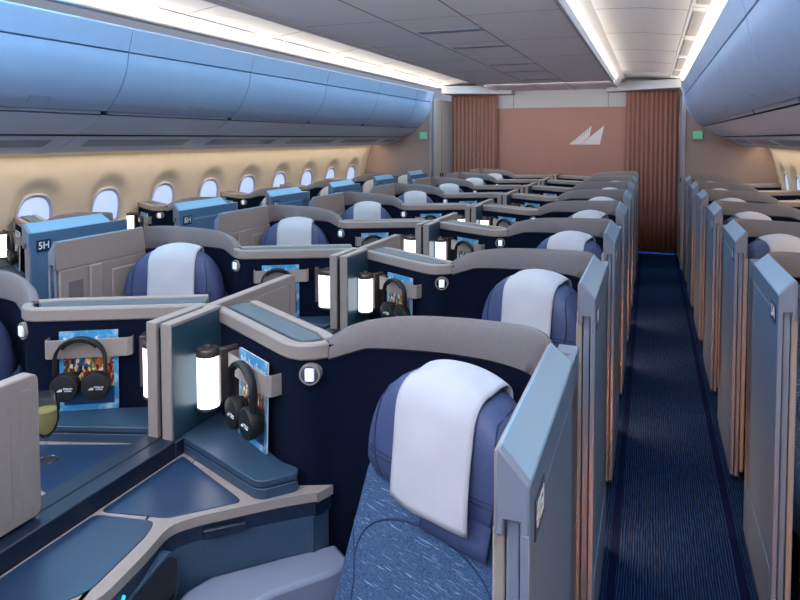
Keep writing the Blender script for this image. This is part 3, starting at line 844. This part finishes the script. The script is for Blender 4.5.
# overhead bins ------------------------------------------------------------
DOORP = catmull([(1.770, 2.292), (1.785, 2.20), (1.83, 2.09), (1.90, 1.99), (1.965, 1.928)], 5)
LOWP = catmull([(2.005, 1.900), (2.11, 1.828), (2.222, 1.776)], 4)
PSUP = catmull([(2.235, 1.762), (2.36, 1.70), (2.50, 1.655), (2.62, 1.645), (2.66, 1.66)], 4)
def strip(path, side, y0, y1, th=0.012):
    inn = offset(path, th if True else -th)
    mb = MB()
    mb.prism_y([(XC + side * r, z) for r, z in path] + [(XC + side * r, z) for r, z in reversed(inn)], y0, y1)
    return mb
BY = [0.54 + 1.28 * i for i in range(-1, 7)]
for side in (-1, 1):
    ends = BY[:-1]
    for i, y in enumerate(BY):
        y1 = y + 1.28 if i < len(BY) - 1 else YB - 0.0
        if y1 > YB: y1 = YB
        if y1 - y < 0.2: continue
        if side > 0 and y1 < 2.2: continue
        if side < 0 and y1 < 1.0: continue
        b = empty('overhead_bin', (XC, y, 0))
        L = y1 - y
        k = MB(); P = [(1.725, 2.447), (1.735, 2.452), (1.775, 2.30), (1.762, 2.298)]
        k.prism_y([(side * r, z) for r, z in [(1.728, 2.440), (1.733, 2.452), (1.752, 2.452), (1.80, 2.30), (1.768, 2.302)]], 0.003, L - 0.003)
        ob('top_fascia', k, 'bin', b, bevel=0.003)
        def sp(path, a, c, th=0.012):
            inn = offset(path, -th) if False else [(r + 0.012, z + 0.004) for r, z in path]
            mb = MB(); mb.prism_y([(side * r, z) for r, z in path] + [(side * r, z) for r, z in reversed(inn)], a, c); return mb
        dr = ob('bin_door', sp(DOORP, 0.004, L - 0.004), 'bin', b, smooth=40)
        k = MB(); m0 = L * 0.30
        za, ra = 1.965, 1.925
        for (p, q) in ((0.0, 0.10),):
            k.prism_y([(side * (1.897), 1.9905), (side * (1.895), 1.9905), (side * 1.932, 1.956), (side * 1.934, 1.956)], L * 0.55, L * 0.55 + 0.003)
            k.prism_y([(side * (1.897), 1.9905), (side * (1.895), 1.9905), (side * 1.932, 1.956), (side * 1.934, 1.956)], L * 0.55 + 0.12, L * 0.55 + 0.123)
            k.prism_y([(side * 1.898, 1.992), (side * 1.8945, 1.9915), (side * 1.8965, 1.9885), (side * 1.90, 1.989)], L * 0.55, L * 0.55 + 0.123)
        ob('latch', k, 'bin_rail', dr)
        k = MB(); k.prism_y([(side * 1.975, 1.945), (side * 1.985, 1.905), (side * 2.03, 1.92), (side * 2.0, 1.96)], 0.03, L - 0.03)
        ob('grip_rail', k, 'bin_rail', b, bevel=0.004)
        ob('lower_panel', sp(LOWP, 0.004, L - 0.004), 'bin_low', b, smooth=40)
        pu = ob('service_panel', sp(PSUP, 0.004, L - 0.004), 'bin_low', b, smooth=40)
        k = MB(); f = lambda r: 1.762 - (r - 2.235) * 0.49
        k.prism_y([(side * 2.28, f(2.28) - 0.006), (side * 2.37, f(2.37) - 0.004), (side * 2.37, f(2.37) + 0.01), (side * 2.28, f(2.28) + 0.01)], 0.14, L - 0.14)
        ob('service_strip', k, 'bin_rail', pu, bevel=0.003)
        k = MB(); k.box(min(side * 1.79, side * 2.2), max(side * 1.79, side * 2.2), 0.0, L, 1.98, 2.44)
        k.bm.free(); k = MB()
        body = [(1.81, 2.44), (1.81, 2.20), (1.86, 2.08), (1.93, 1.985), (2.02, 1.915), (2.12, 1.845), (2.25, 1.775), (2.38, 1.715), (2.60, 1.672), (2.85, 1.70), (2.85, 2.44)]
        k.prism_y([(side * r, z) for r, z in body], 0.0, L)
        ob('bin_body', k, 'bin_gap', b, smooth=40)
        w = 'left' if side < 0 else 'right'
        idx = [yy for yy in BY if yy + 1.28 > (2.2 if side > 0 else 1.0)].index(y)
        nm = ORD[idx] if y1 < YB else 'rearmost'
        tag(b, f'{nm} overhead bin from the front along the {w} side, blue lit curved door', 'overhead bin', f'overhead bins on the {w}')

# rear: side bulkheads, closets, back wall ---------------------------------
BUL = [(1.79, 2.30), (1.80, 2.18), (1.85, 2.08), (1.93, 1.98), (2.02, 1.91), (2.23, 1.765), (2.36, 1.70), (2.50, 1.655), (2.78, 1.64), (2.98, 1.2), (2.98, 0.7), (2.75, 0.0), (1.775, 0.0), (1.775, 2.30)]
for side, nm in ((-1, 'wall_bulkhead_left'), (1, 'wall_bulkhead_right')):
    k = MB(); k.prism_y([(XC + side * r, z) for r, z in [(1.775, 2.44), (3.0, 2.44), (3.0, 0.0), (1.775, 0.0)]], YB, YB + 0.05)
    struct(nm, k, 'bulkhead')
# closet faces along the aisles
for side, i in ((-1, 1), (1, 2)):
    x0, x1 = XC + side * 1.772, XC + side * 1.80
    k = MB(); k.box(min(x0, x1), max(x0, x1), YB - 0.02, YW, 0.0, 2.36)
    dd = struct(f'door_{i}', k, 'closet')
    k = MB(); k.box(min(x0, x0 - side * 0.012), max(x0, x0 - side * 0.012), YB - 0.03, YB + 0.06, 0.0, 2.40)
    k.box(min(x0, x0 - side * 0.012), max(x0, x0 - side * 0.012), YW - 0.16, YW - 0.06, 0.0, 2.36)
    ob('door_jamb', k, 'edge_blue', dd, bevel=0.003)
    k = MB()
    for yy in (YB + 0.09, YB + 0.47, YB + 0.86):
        k.box(min(x0, x0 - side * 0.002), max(x0, x0 - side * 0.002), yy - 0.004, yy + 0.004, 0.05, 2.3)
    ob('door_seam', k, 'ceil_line', dd)
    k = MB()
    for yy in (YB + 0.41, YB + 0.53):
        k.box(min(x0, x0 - side * 0.008), max(x0, x0 - side * 0.008), yy - 0.02, yy + 0.02, 1.14, 1.20)
    ob('door_pull', k, 'black', dd)
k = MB(); k.box(XC - 1.80, XC + 1.80, YW, YW + 0.06, 0.0, 2.24)
struct('wall_back', k, 'backwall')
k = MB(); k.box(XC - 1.80, XC + 1.80, YW - 0.005, YW + 0.06, 2.24, 2.70)
hd = struct(f'trim_{tn}', k, 'header'); tn += 1
k = MB()
for x in (-2.12, -0.64): k.box(x - 0.004, x + 0.004, YW - 0.007, YW, 2.24, 2.5)
ob('header_seam', k, 'ceil_line', hd)
# rounded header boxes above the curtains
for side in (-1, 1):
    P = []
    for t in [j / 12 for j in range(13)]:
        P.append((XC + side * (0.72 + 1.03 * t), YW - 0.24 - 0.42 * math.sin(min(1.0, t * 1.25) * PI / 2) ** 1.0 * (0.35 + 0.65 * t)))
    P += [(XC + side * 1.75, YW), (XC + side * 0.72, YW)]
    k = MB(); k.prism(P, 2.455, 2.58)
    struct(f'trim_{tn}', k, 'header', bevel=0.006); tn += 1
# emblem on the rose wall
e = empty('sail_emblem', (-0.963, YW + 0.001, 1.655))
kk = 0.00102
k = MB(); sail(k, kk, 0, 0, -0.006, 0.0, 0); a = ob('striped_sail', k, 'emblem', e)
k = MB()
for j in range(8):
    t = 0.12 + 0.8 * j / 7
    x0, z0 = 330 + 140 * t, 380 - 118 * t
    x1, z1 = 205 + 280 * t, 345 - 225 * t
    xm, zm = x0 * 0.35 + x1 * 0.65, z0 * 0.35 + z1 * 0.65
    xe, ze = x0 * 0.05 + x1 * 0.95, z0 * 0.05 + z1 * 0.95
    k.prism_y([((xm - 430 - 3) * kk, (380 - zm) * kk), ((xm - 430 + 3) * kk, (380 - zm) * kk), ((xe - 430 + 7) * kk, (380 - ze) * kk), ((xe - 430 - 7) * kk, (380 - ze) * kk)], -0.0075, -0.005)
ob('sail_rays', k, 'emblem_dark', a)
k = MB(); sail(k, kk, 0, 0, -0.006, 0.0, 1); ob('plain_sail', k, 'emblem', e)
tag(e, 'pale two sail emblem on the rose coloured back wall', 'wall emblem')
# curtains
def curtain(x0, x1, nm, lab):
    n = int((x1 - x0) / 0.0052)
    f = []
    for i in range(n + 1):
        x = x0 + (x1 - x0) * i / n
        ph = 2 * PI * (x - x0) / 0.066
        f.append((x + 0.008 * math.sin(2 * ph), YW - 0.10 + 0.032 * math.sin(ph) + 0.006 * math.sin(ph * 0.31 + 1)))
    rings = []
    for z in (0.035, 0.6, 1.2, 1.8, 2.38, 2.455):
        rings.append([(x, y + (0.004 * math.sin(x * 9 + z * 3)), z) for x, y in f])
    mb = MB(); mb.loft(rings, closed_ring=False, cap=False)
    o = ob(nm, mb, 'curtain', None, smooth=70, solid=0.004)
    tag(o, lab, 'curtain', 'copper curtains at the back')
curtain(-3.145, -2.36, 'curtain', 'pleated copper curtain left of the rose wall, closing the far aisle')
curtain(-0.375, 0.378, 'curtain', 'pleated copper curtain at the end of the near aisle, right of the rose wall')
# blue step light under the curtain
k = MB(); k.box(-0.34, 0.35, YW - 0.055, YW - 0.045, 0.004, 0.03)
tag(ob('floor_light', k, 'blue_floor'), 'thin blue floor light glowing under the near aisle curtain', 'floor light')
# exit signs
for x, w, lab in ((XC - 1.905, 0.125, 'small green exit sign on the left bulkhead beside the overhead bins'), (XC + 1.95, 0.125, 'small green exit sign on the right bulkhead beside the overhead bins')):
    s = empty('exit_sign', (x, YB, 1.73))
    k = MB(); k.box(-w / 2, w / 2, -0.015, 0.0, 0.0, 0.118); ob('sign_frame', k, 'exit_frame', s, bevel=0.003)
    k = MB(); k.box(-w / 2 + 0.008, w / 2 - 0.008, -0.018, -0.014, 0.022, 0.112); ob('sign_face', k, 'exit', s)
    tag(s, lab, 'exit sign', 'exit signs on the bulkheads')

# ------------------------------------------------------------------ lights
def area(name, loc, size, energy, color, rot=(0, 0, 0), spread=180):
    l = D.lights.new(name, 'AREA'); l.shape = 'RECTANGLE'; l.size, l.size_y = size
    l.energy = energy; l.color = color; l.spread = math.radians(spread)
    o = D.objects.new(name, l); COL.objects.link(o); o.location = loc; o.rotation_euler = rot
    return o
WARM = (1.0, 0.87, 0.68); COOL = (0.62, 0.80, 1.0); BLUE = (0.22, 0.70, 1.0); WHITE = (1.0, 0.97, 0.95)
for side in (-1, 1):
    area('cove_lamp', (XC + side * 1.80, 6.2, 2.462), (0.03, 6.6), 30 if side < 0 else 16, WARM, (0, math.radians(180 - side * 40), 0))
    area('cove_lamp_cool', (XC + side * 1.80, 0.6, 2.462), (0.03, 4.4), 46 if side < 0 else 20, (0.42, 0.80, 1.0), (0, math.radians(180 - side * 40), 0))
    area('slot_lamp', (XC + side * 0.93, 4.0, 2.536), (0.03, 9.5), 8, WARM, (0, math.radians(180 - side * -15), 0))
    area('wall_wash', (XC + side * 2.68, 4.0, 1.642), (0.05, 9.5), 27, WARM, (0, math.radians(side * 12), 0))
    area('aisle_mood_lamp', (XC + side * 1.25, 4.0, 2.60), (0.12, 10.5), 60 if side < 0 else 34, BLUE if side < 0 else (0.26, 0.62, 1.0))
area('ceiling_key', (XC, 3.6, 2.505), (0.5, 11.0), 46, (1.0, 0.97, 0.96))  # soft key added under the plain centre panel, no fitting there
area('rear_fill', (XC, 8.6, 2.48), (3.2, 0.15), 16, (1.0, 0.93, 0.88), (math.radians(40), 0, 0))  # fill added to brighten the curtains and back wall
area('front_fill', (-0.9, -1.2, 2.45), (3.2, 0.8), 15, (1.0, 0.96, 0.95), (math.radians(38), 0, 0))  # unseen fill added overhead behind the camera, lights the headrest fronts
area('ceiling_fill', (XC, -1.5, 1.95), (4.5, 0.25), 125, (0.96, 0.94, 1.0), (math.radians(118), 0, 0), 64)  # unseen uplight added to brighten the ceiling, no galley stands here
# warm lamps low in the suite entries on both sides of the near aisle
for i in range(5):
    area('entry_lamp', (-0.19, 1.585 + PITCH * i, 0.34), (0.5, 0.03), 5.0, (1.0, 0.44, 0.20), (0, math.radians(-90), 0))
    area('entry_lamp', (0.43, 1.855 + PITCH * i, 0.42), (0.6, 0.03), 1.2, (1.0, 0.55, 0.28), (0, math.radians(90), 0))

w = D.worlds.new('World'); bpy.context.scene.world = w; w.use_nodes = True
w.node_tree.nodes['Background'].inputs['Color'].default_value = (0.62, 0.70, 0.92, 1)
w.node_tree.nodes['Background'].inputs['Strength'].default_value = 0.42

# ------------------------------------------------------------------ camera
sc = bpy.context.scene
cam = D.cameras.new('Camera'); co = D.objects.new('Camera', cam); COL.objects.link(co)
f, yaw, pit, px, py = 619.711, 0.3458, 0.0437, 428.2557, 165.505
cam.sensor_fit = 'HORIZONTAL'; cam.sensor_width = 36.0; cam.lens = 36.0 * f / 800
cam.shift_x = -(px - 400) / 800; cam.shift_y = -(300 - py) / 800
cam.clip_start = 0.02
co.location = (0, 0, 1.75); co.rotation_euler = (PI / 2 - pit, 0, yaw)
sc.camera = co
sc.view_settings.view_transform = 'Standard'; sc.view_settings.look = 'None'
sc.view_settings.exposure = 0.0; sc.view_settings.gamma = 1.0
sc.view_settings.use_curve_mapping = False
sc.cycles.max_bounces = 6; sc.cycles.diffuse_bounces = 4; sc.cycles.caustics_reflective = False; sc.cycles.caustics_refractive = False
sc.cycles.use_denoising = True
